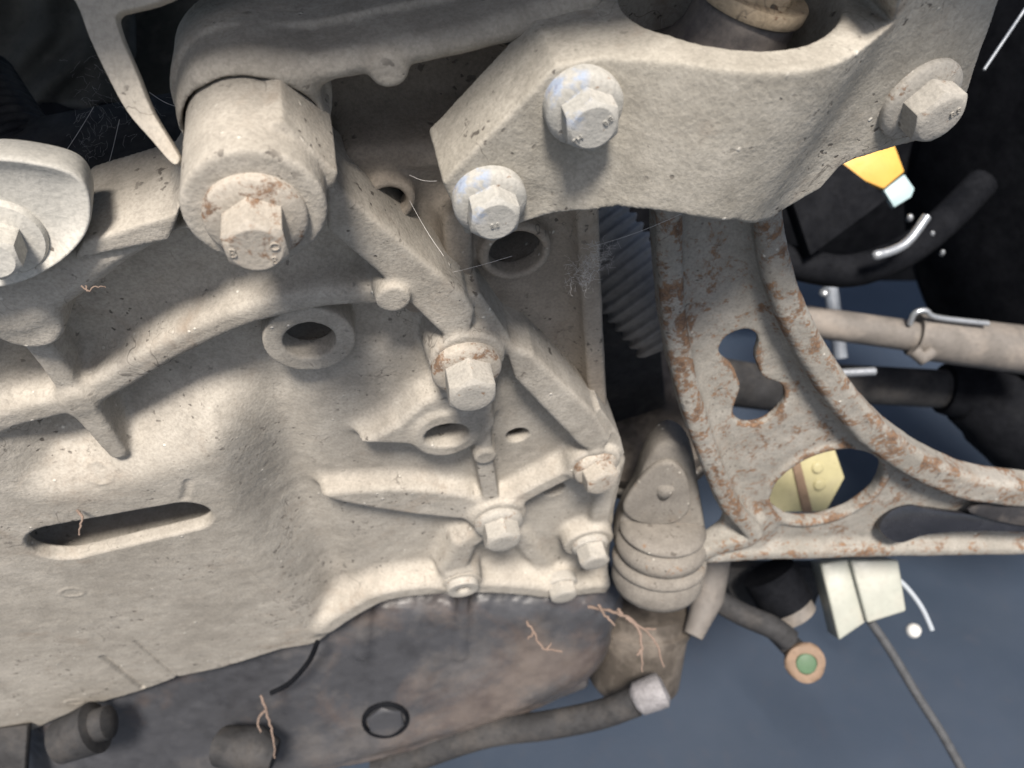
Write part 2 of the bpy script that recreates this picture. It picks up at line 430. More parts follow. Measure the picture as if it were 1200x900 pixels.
# ================================================================== gearbox housing
def build_gearbox():
    v = Vol((-196, -236, -34), (78, 112, 42), .62)
    outline = np.concatenate([G.pts([(-140, 200), (0, 218), (60, 226), (105, 222), (205, 203), (240, 180), (375, 180)], -7),
                              G.pts([(392, 215), (470, 285), (545, 350), (600, 415), (660, 460), (715, 512), (735, 545), (722, 600), (716, 655), (712, 690)], 6),
                              G.pts([(655, 702), (600, 688), (522, 693), (445, 706), (385, 740)], 10),
                              G.pts([(330, 757), (262, 778), (210, 789), (165, 806), (100, 824), (30, 856), (-140, 905)], 13)])
    bul = crom(G.pts([(-160, 530), (60, 528), (170, 505), (255, 470), (296, 500), (318, 585), (362, 665), (405, 760), (370, 860), (-160, 1100)], 7), 4)
    pil = crom(G.pts([(352, 440), (460, 395), (560, 440), (760, 500), (760, 740), (440, 720), (400, 655), (365, 560)], 3), 4)
    rim = np.concatenate([G.pts([(-140, 200), (0, 218), (60, 228), (105, 224), (205, 204), (250, 200)], -7), G.pts([(262, 245), (216, 268), (152, 305), (96, 348), (40, 386), (-30, 392), (-140, 396)], 14)])
    sl, U, V, Wg = v.blk((-300, -300, -99), (300, 300, 99))
    do = d_poly(U, V, outline)
    H = 15*sstep((12-d_poly(U, V, bul))/25)+4.5*sstep((7-d_poly(U, V, pil))/14)
    def blur(a, n):          # soften the sand-cast transitions
        for ax in (0, 1):
            p = [(n, n) if i == ax else (0, 0) for i in range(3)]; c = np.cumsum(np.pad(a, [(q[0]+1 if i == ax else q[0], q[1]) for i, q in enumerate(p)], mode='edge'), axis=ax, dtype=np.float64)
            hi = [slice(None)]*3; lo = [slice(None)]*3; hi[ax] = slice(2*n+1, None); lo[ax] = slice(0, -(2*n+1)); a = (c[tuple(hi)]-c[tuple(lo)])/(2*n+1)
        return a.astype(np.float32)
    H = blur(blur(H, 4), 3)
    # wear line that runs down the shoulder of the bulge, two knife scars near its lower edge
    for a, b_, r, dep in [((221, 560), (216, 580), 1.1, .6), ((262, 640), (375, 738), .35, .5), ((122, 766), (168, 803), 1.2, 1.6), ((160, 748), (210, 792), .6, .8), ((256, 680), (272, 700), .3, .35)]:
        H = H-dep*sstep(1-(d_line(U, V, G.pts([a, b_], 13.5), .05)/(r*1.6)))
    for q_ in ((85, 691), (88, 820), (115, 560)):      # shallow oval flow marks
        H = H+.45*np.exp(-(d_ell(U, V, G.P(*q_, 14), 3.6, 3.0)/.45)**2)
    gx, gy = np.gradient(H[:, :, 0], v.h); gr = np.sqrt(1+np.minimum(gx*gx+gy*gy, 4))[:, :, None]
    for i in range(0, v.F.shape[0], 64):            # in slabs to keep memory low
        j = slice(i, i+64); f = (Wg-H[j])/gr[j]
        f = smax(f, do[j], 2.2); v.F[j] = np.maximum(f, (np.minimum(H[j], 6)-14)-Wg)
    v.poly(rim, 15, -9, 3.5, 5, 5)
    v.poly(np.concatenate([G.pts([(104, 225), (206, 205)], -7), G.pts([(214, 236), (204, 252), (150, 268), (98, 284)], 15.8)]), 15.9, -9, .4, .5, 5)
    # ribs
    rib = crom(G.pts([(-120, 512), (-20, 494), (85, 470), (145, 440), (205, 405), (290, 368), (380, 348), (452, 346)], 10), 5, False)
    v.line(rib, np.linspace(4.2, 3.0, len(rib)), 11, -5, 2.2, 6, 1)
    v.line(G.pts([(30, 385), (62, 425), (92, 468)], 10), 2.8, 11, -5, 1.4, 3, 1)
    v.line(G.pts([(92, 468), (138, 528)], 11), [3.6, 2.4], 12.5, -5, 1.2, 3, 1)
    v.circ(G.P(30, 382, 15), 7.5, 15.2, -5, 1.2, 3, 4)
    v.circ(G.P(461, 352, 16), 4.2, 16, -5, .7, 1.5, 4)
    # barrel that carries the big bolt
    bc = G.P(299, 247, 36); br = 82*G.mmpx(299, 247, 36)
    v.circ(bc, br*1.0, 36, -9, .7, 4, 3, .02)
    a0 = bc+np.array([br*.10, br*.98]); 
    v.poly([bc+br*np.array(q) for q in ((.16, 1.06), (.36, 1.10), (1.17, .34), (1.12, .05), (.5, .3))], 29, -4, .5, .8, 3, 0)
    # joint bars along the mating flange
    v.poly(G.pts([(382, 208), (545, 347), (556, 366), (553, 384), (540, 398), (523, 397), (505, 380), (440, 318), (385, 272)], 14), 14, -9, 1.3, 1.6, 2, .05)
    v.poly(G.pts([(590, 402), (626, 418), (700, 488), (716, 516), (700, 536), (678, 522), (604, 446)], 13), 13, -9, 1.5, 1.6, 2, .05)
    bol = {}
    for nm, px, py, wv, rad in (('d', 548, 424, 15, 45), ('e', 697, 546, 13, 32), ('f', 585, 607, 13, 33), ('h', 690, 637, 12, 30), ('g', 541, 680, 14, 23), ('i', 655, 688, 12, 24)):
        c = G.P(px, py, wv); bol[nm] = c
        v.circ(c, rad*G.mmpx(px, py, wv), wv, -9, 1.0, 2.4, 4)
    # faceted lugs of the flange behind two of the bolts
    v.poly(G.pts([(541, 345), (562, 343), (596, 392), (601, 412), (580, 425), (552, 400)], 10), 10.5, -9, .4, 1.2, 6, 0)
    v.poly(G.pts([(684, 480), (704, 478), (727, 512), (732, 531), (712, 545), (692, 525)], 10), 10.5, -9, .4, 1.2, 6, 0)
    # ring boss on the panel
    rc = G.P(363, 400, 9); v.circ(rc, 53*G.mmpx(363, 400, 9), 9, -9, .6, 1.6, 4, .03)
    v.hole(rc, 30*G.mmpx(363, 400, 9), 20, -13, .8)
    v.hole(rc, 30*G.mmpx(363, 400, 9)+3.5, 1.5, -20, .8)
    # pointed ear with the oval hole
    v.poly(G.pts([(424, 521), (468, 497), (492, 474), (530, 455), (575, 460), (580, 500), (563, 522), (545, 526), (482, 523)], 12), 12, -5, 2.2, 5, 1)
    ec = G.P(524, 511, 13); m = G.mmpx(524, 511, 13)
    v.add(lambda U, V, Wg: ext(d_ell(U, V, ec, 40*m, 24*m/.55, .12), Wg, 13, -5, 1.2, .1), [ec], 16, -5, 13, 2, 4)
    v.sub(lambda U, V, Wg: ext(d_ell(U, V, ec, 26*m, 12*m/.55, .16), Wg, 30, -12, .3, 0), [ec], 12, -12, 20, 1.0)
    v.hole(ec, 11, 4, -20, .8); v.hole(G.P(607, 513, 5.5), 7, 0, -20, .8)
    v.line(G.pts([(563, 480), (568, 540), (578, 598)], 11), 2.8, 11, -5, .8, 1.8, 1)
    v.circ(G.P(569, 537, 12.5), 3.8, 12.5, -5, .7, 1.2, 4)
    v.hole(G.P(607, 513, 5.5), 13*G.mmpx(607, 513, 5), 12, -10, .8)
    v.poly(crom(G.pts([(378, 583), (440, 574), (500, 575), (560, 586), (570, 612), (545, 610), (470, 602)], 11), 4), 11, -5, 1.8, 4, 1)
    v.line(G.pts([(598, 592), (640, 570), (690, 545)], 12), 3.6, 12, -5, 1.6, 3, 1)
    v.line(G.pts([(572, 622), (545, 640), (532, 668)], 13), [4.5, 5, 6.2], 13.5, -5, 3, 4, 1)
    v.line(G.pts([(608, 630), (650, 680)], 7), 3.6, 7, -5, 2, 4, 1)
    v.line(G.pts([(716, 560), (706, 600), (700, 632)], 9), 4.0, 9, -5, 2, 3, 1)
    # lower flange
    v.line(crom(G.pts([(384, 736), (415, 716), (455, 698), (525, 690), (590, 690), (645, 694), (712, 690)], 14), 4, False), [5.0]*25, 14.5, -9, 2.6, 6, 5)
    v.hole(G.P(651, 583, 8), 4.5, 12, -8, 1)
    # long slot
    sp = G.pts([(76, 631), (216, 602)], 13.5); sh = 22*G.mmpx(145, 615, 13.5)/.57
    v.sub(lambda U, V, Wg: ext(d_line(U, V, sp, [sh*.98, sh*.80]), Wg, 40, -30, .4, 0), sp, 16, -30, 40, 1.3)
    v.sub(lambda U, V, Wg: ext(d_line(U, V, sp, sh+9), Wg, 10.0, -40, 2, 0), sp, 26, -40, 11, 1.0)
    r = sdf_thing('gearbox_housing', v, G, M_CAST, 'dust-caked cast aluminium gearbox housing with ribs, long slot and barrel boss', 'gearbox',
        {0: 'housing_body', 1: [('rib', G.P(150, 440)), ('rib', G.P(60, 425)), ('rib', G.P(120, 505)), ('rib', G.P(570, 560)), ('rib', G.P(645, 570)), ('rib', G.P(545, 645)), ('rib', G.P(630, 660)), ('rib', G.P(707, 600)), ('web', G.P(470, 590)), ('lug', G.P(490, 505))],
         2: [('joint_bar', G.P(465, 315)), ('joint_bar', G.P(650, 478))], 3: 'barrel_boss',
         4: [('boss', c) for c in bol.values()]+[('boss', rc), ('boss', G.P(30, 382, 15)), ('nub', G.P(461, 352, 12)), ('nub', G.P(569, 537, 10)), ('boss', ec)],
         5: [('rim', G.P(100, 280)), ('lower_flange', G.P(520, 690))], 6: [('flange_lug', G.P(575, 380)), ('flange_lug', G.P(710, 510))]})
    return bc, br, bol
BC, BR, BOSS = build_gearbox()

def build_rear():
    v = Vol((-85, -60, -26), (50, 125, 10), .65)
    outline = G.pts([(340, 140), (340, 90), (520, 60), (700, 70), (700, 200), (690, 250), (694, 330), (700, 420), (704, 480), (740, 560), (735, 640), (640, 560), (560, 440), (380, 280)], -4)
    rec = crom(G.pts([(330, 60), (560, 40), (640, 110), (535, 150), (520, 178), (430, 182), (395, 200), (340, 160)], -8), 4)
    sl, U, V, Wg = v.blk((-300, -300, -99), (300, 300, 99))
    H = -4-12*sstep((3-d_poly(U, V, rec))/9)+0*V
    f = smax((Wg-H)*.75, d_poly(U, V, outline), 1.5); v.F[:] = np.maximum(f, -25-Wg+0*f)
    v.line(G.pts([(420, 192), (470, 186), (530, 182)], -1), 3.6, -.5, -20, 2.4, 6, 1)
    v.line(G.pts([(536, 262), (540, 350)], 3), 3.4, 3, -20, 1.4, 4, 1)
    v.line(G.pts([(688, 245), (692, 330), (697, 420), (701, 486)], 2), 2.8, 2.5, -20, 1.0, 5, 1)
    hs = []
    for px, py, wv, ro, ri in ((605, 298, 2, 43, 32), (456, 238, 2, 32, 20)):
        c = G.P(px, py, wv); m = G.mmpx(px, py, wv); hs.append(c)
        v.circ(c, ro*m, wv, -20, 1.2, 3, 2); v.hole(c, ri*m, wv+10, -40, 1.0); v.hole(c, ri*m+3, wv-6, -40, 1.0)
    v.circ(G.P(487, 345, 0), 3.5, 4, -20, .8, 2, 2)
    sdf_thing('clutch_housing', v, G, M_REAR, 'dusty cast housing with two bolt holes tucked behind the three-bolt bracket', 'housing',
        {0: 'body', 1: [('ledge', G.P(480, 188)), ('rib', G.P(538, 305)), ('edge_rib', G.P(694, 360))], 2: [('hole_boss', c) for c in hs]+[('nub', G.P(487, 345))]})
build_rear()

# dark inner mass added behind both castings so no daylight leaks through
core = empty('backing_block', G.M((0, 0, -60)), 'dark backing block added behind the castings to keep daylight out', 'engine')
def core_outline(L, w): return [(p[0], p[1]) for p in G.pts(L, w)]
link('block_wall', prism(core_outline([(-160, 300), (180, 235), (420, 215), (660, 270), (690, 340), (790, 360), (800, 520), (700, 640), (640, 680), (400, 720), (250, 760), (-160, 860)][::-1], -30), -24, 6, 1, 'block_wall'), M_DARK, core)

# ================================================================== swing arm at the top with the eye round the barrel
def build_link():
    v = Vol((-125, 50, -14), (10, 145, 20), .55)
    eye = G.P(297, 150, 13); er = 84*G.mmpx(297, 150, 13)
    body = np.concatenate([G.pts([(365, 106), (440, 92), (560, 67), (700, 30)], 14), G.pts([(720, -20), (560, 32), (368, 72), (300, 76), (240, 100)], 14)])
    v.F[:] = 9
    v.poly(body, 14, -10, 3.2, 0, 0, .04)
    v.circ(eye, er, 13, -10, 3.0, 6, 1, .04)
    back = np.concatenate([G.pts([(365, 106), (440, 92), (560, 67), (700, 30)], 14), G.pts([(720, -20), (560, 32), (368, 72), (300, 76)], 14)+np.array([0, 1.7])])
    v.poly(back, 2.5, -12, .6, .6, 2, 0)
    v.circ(eye, er+1.7, 2.5, -12, .6, .6, 2, 0)
    v.circ(G.P(456, 84, 15), 3.8, 15, -3, 1.6, 1.2, 3)
    v.hole(BC, BR+.9, 30, -20, .8)
    sdf_thing('torque_arm', v, G, M_CAST, 'cast arm with a round eye wrapped around the barrel, running to the top edge', 'arm',
              {0: 'arm_body', 1: 'eye', 2: 'back_rail', 3: 'nub'}, .18)
build_link()

# ================================================================== three-bolt mount bracket with the bulged ring
BW = 0.0
bA, bB, bC = (683.3, 124), (573, 233), (1075, 114)
def build_bracket():
    uL = B.P(735, 62, BW)[0]; uR = B.P(1038, 20, BW)[0]
    R0 = (uR-uL)/2; uc = (uL+uR)/2
    sag = 13.0
    Rad = (R0*R0*1.0+sag*sag)/(2*sag)
    def front(u):
        x = np.clip((u-uc)/(R0), -1.25, 1.25)
        b = np.where(np.abs(x) < 1, np.sqrt(np.maximum(Rad**2-(x*R0)**2, 0))-(Rad-sag), 0)
        cosb = sag*(.5+.5*np.cos(math.pi*np.clip(x/1.18, -1, 1)))
        b = .5*b+.5*cosb
        right = np.where(u > uR-4, (u-uR+4)*.12, 0)
        return BW+b-np.minimum(right, 6)
    def Pb(px, py):
        wv = BW
        for _ in range(8): wv = float(front(np.array(B.P(px, py, wv)[0])))
        return B.P(px, py, wv)
    out = [Pb(*q) for q in [(518, 214), (652, 78), (700, 66), (733, 62), (800, 68), (857, 78), (900, 83), (967, 75), (1038, 20), (1052, -40), (1190, -40),
                            (1172, 0), (1150, 60), (1127, 132), (1116, 152), (1100, 160), (1050, 172), (1000, 188), (985, 196), (962, 222), (930, 240), (900, 251), (860, 257), (800, 251), (760, 242), (722, 237), (690, 243), (600, 268), (546, 276)]]
    # the upper edge of ring and ears is level across the piece
    out = np.array(out)
    v = Vol((out[:, 0].min()-4, out[:, 1].min()-4, BW-36), (out[:, 0].max()+4, B.P(1100, -40, 0)[1]+6, BW+sag+4), .5)
    sl, U, V, Wg = v.blk((-999, -999, -99), (999, 999, 99))
    x = U-uc; wc = BW+sag-Rad
    right = np.where(U > uR-4, np.minimum((U-uR+4)*.12, 6), 0)
    slab = np.abs(Wg-(BW-right)+9)-9+0*V
    rr = np.sqrt(x**2+(Wg-wc)**2)
    f = smin(slab, rr-Rad+0*V, 8.0)
    f = smax(f, d_poly(U, V, out), .7)
    f = smax(f, -(rr-(Rad-7.2))+0*V, 1.0)
    v.F[:] = f; v.T[:] = np.where((np.abs(x) < R0)+0*f > 0, 1, 0)
    sdf_thing('mount_bracket', v, B, M_BRACKET, 'thick grey three-bolt mounting bracket with a bulged ring at the top right', 'bracket',
              {0: [('ear', B.P(620, 180, 0)), ('ear', B.P(1090, 110, 0))], 1: 'ring'}, .16)
    return uc, R0, Rad, sag
RING = build_bracket()

# ================================================================== bolts
def bolt(frame, px, py, wv, fr, af, H, rot, mat, label, fh=2.6, washer=True, group='hexagon flange bolts', tilt=(0, 0), letters=None, headmat=None, dome=False):
    p = frame.P3(px, py, wv)
    m = frame.M(p) @ Matrix.Rotation(tilt[0], 4, 'X') @ Matrix.Rotation(tilt[1], 4, 'Y')
    root = empty('hex_bolt', m, label, 'bolt', group)
    if washer:
        V, F = lathe([(fr*.98, -3.0), (fr, -.2), (fr, fh*.45), (fr*.985, fh*.62), (fr*.93, fh*.80), (af*.60, fh), (af*.45, fh+.1)], 64, wob=.004)
        link('flange', meshdata('flange', V, F, True, 40), mat, root)
    V, F = hexhead(af, H, rot); V = [(a, b, c+fh*.001) for a, b, c in V]
    hd = link('hex_head', meshdata('hex_head', V, F, True, 28), headmat or mat, root)
    for txt, x, y, s, a in (letters or []):
        cu = bpy.data.curves.new('lettering', 'FONT'); cu.body = txt; cu.size = s*.001; cu.extrude = .00016; cu.align_x = 'CENTER'; cu.align_y = 'CENTER'
        o = bpy.data.objects.new('lettering', cu); COL.objects.link(o); o.parent = hd; o.location = (x*.001, y*.001, (H+fh+.05)*.001); o.rotation_euler = (0, 0, a)
        bpy.context.view_layer.update()
        lm = bpy.data.meshes.new_from_object(o); mw = o.matrix_local.copy(); bpy.data.objects.remove(o)
        o = link('lettering', lm, headmat or mat, hd); o.matrix_local = mw
    return root
def rmm(px, py, wv, semi): return semi*G.mmpx(px, py, wv)
q = 47*B.mmpx(*bA, 1); bolt(B, *bA, BW+1.5, q, q*1.28, q*.62, .35, M_BOLTBLUE, 'pale bracket bolt with blue paint, upper of the two on the bracket left ear', letters=[('8.8', q*.30, q*.25, q*.22, 1.0), ('TH', -.3*q, -.35*q, q*.22, .9)])
q = 44*B.mmpx(*bB, 1); bolt(B, *bB, BW+.6, q, q*1.27, q*.62, .15, M_BOLTBLUE, 'pale bracket bolt with blue paint, at the bracket lower left corner', letters=[('8.8', 0, -q*.1, q*.2, .4)])
q = 52*B.mmpx(*bC, 0); bolt(B, *bC, BW-3.6, q, q*1.22, q*.62, .5, M_BOLT, 'grey rust-flecked bolt on the bracket right ear beside the black liner', tilt=(0.0, .12), letters=[('8.8', q*.25, q*.2, q*.22, .8)])
q = 60*G.mmpx(299, 250, 37); bolt(G, 300, 252, 36, q, q*1.14, 7.2, .25, M_BOLTRUST, 'largest bolt, rust-stained, with letter B on the barrel end', 2.4, headmat=M_BOLTRUST, letters=[('B', -q*.42, -q*.1, q*.30, .05), ('O', q*.34, q*.12, q*.26, .2), ('8', q*.34, -q*.22, q*.26, .2)])
q = 41*G.mmpx(548, 425, 13); bolt(G, 546, 429, 15, q, q*1.28, q*.85, .2, M_BOLTRUST, 'bolt on the middle boss between the two diagonal bars, slight rust', 3.2, headmat=M_BOLT)
q = 27*G.mmpx(697, 546, 13); bolt(G, 697, 547, 13, q, q*1.42, q*.7, .3, M_BOLTRUST, 'small rusty bolt at the lower end of the diagonal bar', 2.4, tilt=(-.1, .1))
q = 29*G.mmpx(585, 608, 13); bolt(G, 584, 610, 13, q, q*1.36, q*.75, .1, M_BOLT, 'pale bolt where the lower ribs meet, above the hollow sleeve', 3.0)
q = 22*G.mmpx(690, 640, 12); bolt(G, 691, 637, 12, q, q*1.45, q*.9, .6, M_BOLT, 'plain small dust-covered bolt right of the pale bolt, beside the ringed mount', 2.4)
q = 20*G.mmpx(657, 690, 12); bolt(G, 657, 684, 12, q, q*1.5, q*.7, .4, M_BOLT, 'lowest dust-buried bolt on the bottom flange above the rootlets', 1.5)
# hollow sleeve
p = G.P3(541, 681, 14); r = 19*G.mmpx(541, 681, 14)
root = empty('hollow_dowel', G.M(p), 'short hollow dowel sleeve with a round bore, low on the bottom flange', 'dowel')
V, F = lathe([(r, -1), (r, 3.5), (r*.94, 4.2), (r*.55, 4.4), (r*.42, 4.0), (r*.40, .5), (0, .5)], 40); link('sleeve', meshdata('sleeve', V, F, True, 40), M_BOLT, root)
V, F = lathe([(r*1.22, -1), (r*1.22, 1.0), (r*1.1, 1.3), (r*1.0, 1.3)], 40); link('clip_ring', meshdata('clip_ring', V, F, True, 40), M_CAST, root)

# ================================================================== bushing in the ring
def build_bush():
    uc, R0, Rad, sag = RING
    axes = Frame((0, 0), 0, 0, 1, axes=[B.A[0], -B.A[2], B.A[1]])
    m = Matrix(axes.Mrot); m.translation = Vector(B.world(B.P3(882, -6, -15)))
    root = empty('rubber_bushing', m, 'dusty rubber bushing with tan washer sitting inside the bracket ring', 'bushing')
    k = B.mmpx(882, 14, -19); r = 65*k
    V, F = lathe([(r*1.6, -24), (r*1.55, -16), (r*1.1, -12), (r*.96, -8), (r*.93, -4), (r*.9, 0)], 64, wob=.02); link('rubber_body', meshdata('rubber_body', V, F), M_RUBBERD, root)
    V, F = lathe([(r*.98, -1.5), (r, -1), (r, .8), (r*.97, 1.2), (r*.7, 1.2)], 64); link('washer', meshdata('washer', V, F, True, 40), M_TAN, root)
    V, F = hexhead(r*1.35, 4, .3); V = [(a*(1+.04*math.sin(9*a*1000)), b, z+.001) for a, b, z in V]; link('crusted_nut', meshdata('crusted_nut', V, F, True, 40), M_TAN, root)
build_bush()

# ================================================================== dished cap at the left
def build_cap():
    F0 = Frame((250, -420), 20, 262, 150.0, .0)
    k = F0.mmpx(20, 262)
    root = empty('dished_cap', F0.M(), 'pale octagonal dished steel cap cut by the left picture edge', 'cap')
    # outline: octagon-like with rounded corners, seen tilted
    pts = crom(F0.pts([(-95, 205), (-20, 184), (50, 190), (92, 205), (107, 236), (100, 275), (62, 312), (0, 336), (-95, 338)]), 5)
    c = pts.mean(0); n = len(pts); V = []; F = []
    prof = [(.97, -8, 0), (1.0, -1.0, 0), (.995, .2, 0), (.975, .6, 0), (.94, .45, 0), (.86, -.2, 0), (.72, -.9, 0), (.5, -1.3, 0), (.25, -1.4, 0)]
    for s, h, _ in prof:
        for p in pts: V.append(((c[0]+(p[0]-c[0])*s)*.001, (c[1]+(p[1]-c[1])*s)*.001, h*.001))
    for j in range(len(prof)-1):
        for i in range(n): F.append((j*n+i, j*n+(i+1) % n, (j+1)*n+(i+1) % n, (j+1)*n+i))
    F.append(tuple(len(V)-n+i for i in range(n)))
    me = meshdata('dish', V, F); bm = bmesh.new(); bm.from_mesh(me); bmesh.ops.recalc_face_normals(bm, faces=bm.faces); bm.to_mesh(me); bm.free()
    link('dish', me, M_CAP, root)
    p = F0.P(2, 275, -2)
    m = Matrix.Translation(Vector((p[0]*.001, p[1]*.001, -.0014)))
    V, Fc = lathe([(50*k, -1), (50*k, .8), (47*k, 1.6), (30*k, 1.9)], 48); o = link('stepped_collar', meshdata('stepped_collar', V, Fc, True, 40), M_CAP, root); o.matrix_local = m
    V, Fc = hexhead(52*k, 7, .2); o = link('hex_head', meshdata('hex_head', [(a, b, z+.0018) for a, b, z in V], Fc, True, 28), M_CAP, root); o.matrix_local = m
build_cap()

# ================================================================== rusty control arm
A = Frame((450, -350), 850, 300, 232.0)
def build_arm():
    left = A.pts([(786, 225), (787, 300), (793, 380), (808, 460), (835, 545), (860, 600), (885, 632), (850, 645), (820, 655)], 9)
    inner = A.pts([(900, 215), (908, 300), (930, 370), (962, 430), (1002, 487), (1048, 530), (1105, 562), (1160, 578), (1290, 590)], 9)
    bot = A.pts([(820, 657), (900, 652), (1050, 648), (1200, 646), (1320, 646)], 6)
    web = np.concatenate([A.pts([(790, 225), (792, 380), (806, 460), (832, 545), (850, 600), (826, 645)], 0), A.pts([(900, 645), (1050, 642), (1320, 640), (1320, 610)], 0), inner[::-1]])
    lo = np.minimum(web.min(0), np.minimum(left.min(0), bot.min(0)))-8; hi = np.maximum(web.max(0), np.maximum(left.max(0), bot.max(0)))+8
    v = Vol((*lo, -6), (*hi, 15), .6)
    v.poly(web, 1.6, -1.6, .8, 0, 0, 0)
    v.line(crom(left, 4, False), 3.8, 9, -2, 2.6, 5, 1, .0)
    v.line(crom(inner, 4, False), np.linspace(4.0, 7.0, 33), 10, -2, 3.2, 6, 2, .0)
    v.line(bot, [3.4, 3.6, 3.6, 3.6, 3.6], 6.5, -2, 3.0, 5, 3, 0)
    # gusset where left strip meets the lower bar
    v.line(A.pts([(885, 632), (910, 600)], 3), 5, 3, -2, 2, 5, 0)
    kh = [(A.P(864, 402, 0), 16), (A.P(888, 470, 0), 27)]
    kp = np.array([kh[0][0], kh[1][0]]); m = A.mmpx(875, 440)
    v.sub(lambda U, V, Wg: np.maximum(smin(smin(d_circ(U, V, kp[0], 21*m), d_ell(U, V, kp[1], 31*m, 36*m, 0), 5), d_line(U, V, kp, 13*m), 5), np.abs(Wg)-8), kp, 10, -8, 8, .8)
    oc = A.P(966, 566, 0); mo = A.mmpx(966, 566)
    v.add(lambda U, V, Wg: ext(np.abs(d_ell(U, V, oc, 71*mo, 41*mo/.60, -.05))-1.0, Wg, 2.6, -3, .8, 0), [oc], 34, -3, 3, 2.5, 0)
    v.sub(lambda U, V, Wg: ext(d_ell(U, V, oc, 67*mo, 38*mo/.60, -.05), Wg, 20, -20, .3, 0), [oc], 30, -20, 20, .8)
    sdf_thing('control_arm', v, A, M_ARM, 'rust-pitted pressed steel control arm with keyhole and oval opening', 'control arm',
              {0: 'web_plate', 1: 'left_flange', 2: 'curved_flange', 3: 'lower_bar'}, .25)
build_arm()

# ================================================================== rubber-metal mount beside the arm
def build_mount():
    m = axisM(W(772, 657, 330), (.02, .90, .44))
    root = empty('stacked_mount', m, 'ringed dusty rubber and metal mount between the castings and the rusty arm', 'mount')
    k = 330/FPX
    V, F = lathe([(38*k, -15), (49*k, -12.5), (53*k, -9), (53*k, -4), (50*k, -1)], 64); link('lower_shell', meshdata('lower_shell', V, F, True, 50), M_MOUNT, root)
    V, F = lathe([(48*k, -1.5), (54*k, -.2), (55*k, 1), (53*k, 3.0), (44*k, 4.5)], 64); link('ring', meshdata('ring', V, F), M_MOUNT, root)
    V, F = lathe([(42*k, 3.5), (50*k, 5.5), (53*k, 9), (51*k, 12), (42*k, 14)], 64); link('ring', meshdata('ring', V, F), M_MOUNT, root)
    V, F = lathe([(41*k, 13), (48*k, 15.5), (49*k, 17), (40*k, 19), (0, 20)], 64)
    link('cap', meshdata('cap', V, F), M_MOUNT, root)
    fe = Frame((690, -330), 775, 580, 312); Mi = root.matrix_world.inverted()
    e = link('ear', prism([tuple(p) for p in crom(fe.pts([(722, 645), (727, 612), (742, 585), (755, 548), (772, 524), (793, 520), (811, 540), (821, 590), (824, 645), (775, 655)][::-1]), 4)], -14, 0, 3, 'ear', 4), M_MOUNT, root); e.matrix_local = Mi @ fe.M()
    e = link('pad', prism([tuple(p) for p in crom(fe.pts([(730, 588), (748, 560), (770, 540), (792, 540), (806, 560), (808, 592), (790, 608), (760, 610), (738, 603)][::-1]), 4)], -1, 2.5, 1.4, 'pad', 3), M_MOUNT, root); e.matrix_local = Mi @ fe.M()
    V, F = lathe([(15*k, -6), (13*k, 0), (12*k, 2.5), (8*k, 4), (0, 4.3)], 32); o = link('knob', meshdata('knob', V, F), M_MOUNT, root)
    o.matrix_local = Mi @ axisM(W(779, 568, 309), (.05, .45, .85))
build_mount()

# ================================================================== bellows boot behind the bracket
def build_bellows():
    m = axisM(W(716, 300, 285), (.60, -.78, -.05))
    root = empty('bellows_boot', m, 'black ribbed rubber bellows showing under the bracket', 'bellows')
    k = 262/FPX*1.3; prof = []
    for i in range(20):
        h = -46+i*4.2; s = 1-.010*i
        prof += [(43*k*s, h), (47.5*k*s, h+.9), (48.5*k*s, h+1.6), (47.5*k*s, h+2.3), (43*k*s, h+3.4)]
    V, F = lathe([(20*k, -48)]+prof+[(10*k, 40)], 48); link('bellows', meshdata('bellows', V, F), plain('grey_rubber', (.20, .195, .19), .7, .3, bump=.0003, dust=.3), root)
    V, F = lathe([(34*k, -46), (40*k, -44), (42*k, -36), (36*k, -33)], 40); link('lower_collar', meshdata('lower_collar', V, F), M_DARK, root)
build_bellows()
def curved_guard():
    root = empty('curved_guard', axisM(W(748, 488, 395), (-.25, .6, .75)), 'dark curved metal guard under the bellows', 'guard')
    V, F = lathe([(40, -14), (44, -8), (44, 10), (38, 13), (26, 14), (10, 14), (0, 14)], 56); link('shell', meshdata('shell', V, F, True, 50), M_SUB, root)
    V, F = lathe([(44.2, -2), (45.6, -1), (45.6, 1.5), (44.2, 2.5)], 56); link('lip', meshdata('lip', V, F), M_MOUNT, root)
curved_guard()

# ================================================================== floor, dark car body, background things
b = NB('floor_paint')
fl = b.mix(b.ramp(b.noise(3, 5, .6), .35, .65), (.027, .038, .056), (.038, .051, .074))
fl = b.mix(b.ramp(b.noise(45, 5, .7), .55, .75, 0, .5), fl, (.045, .05, .065))
M_FLOOR = b.done(fl, b.ramp(b.noise(8), .3, .7, .35, .6), 0, b.bump(b.noise(300), .0004, .4), .4)
me = meshdata('floor', [(-30, -30, 0), (30, -30, 0), (30, 30, 0), (-30, 30, 0)], [(0, 1, 2, 3)]); fo = link('floor', me, M_FLOOR); tag(fo, kind='structure')

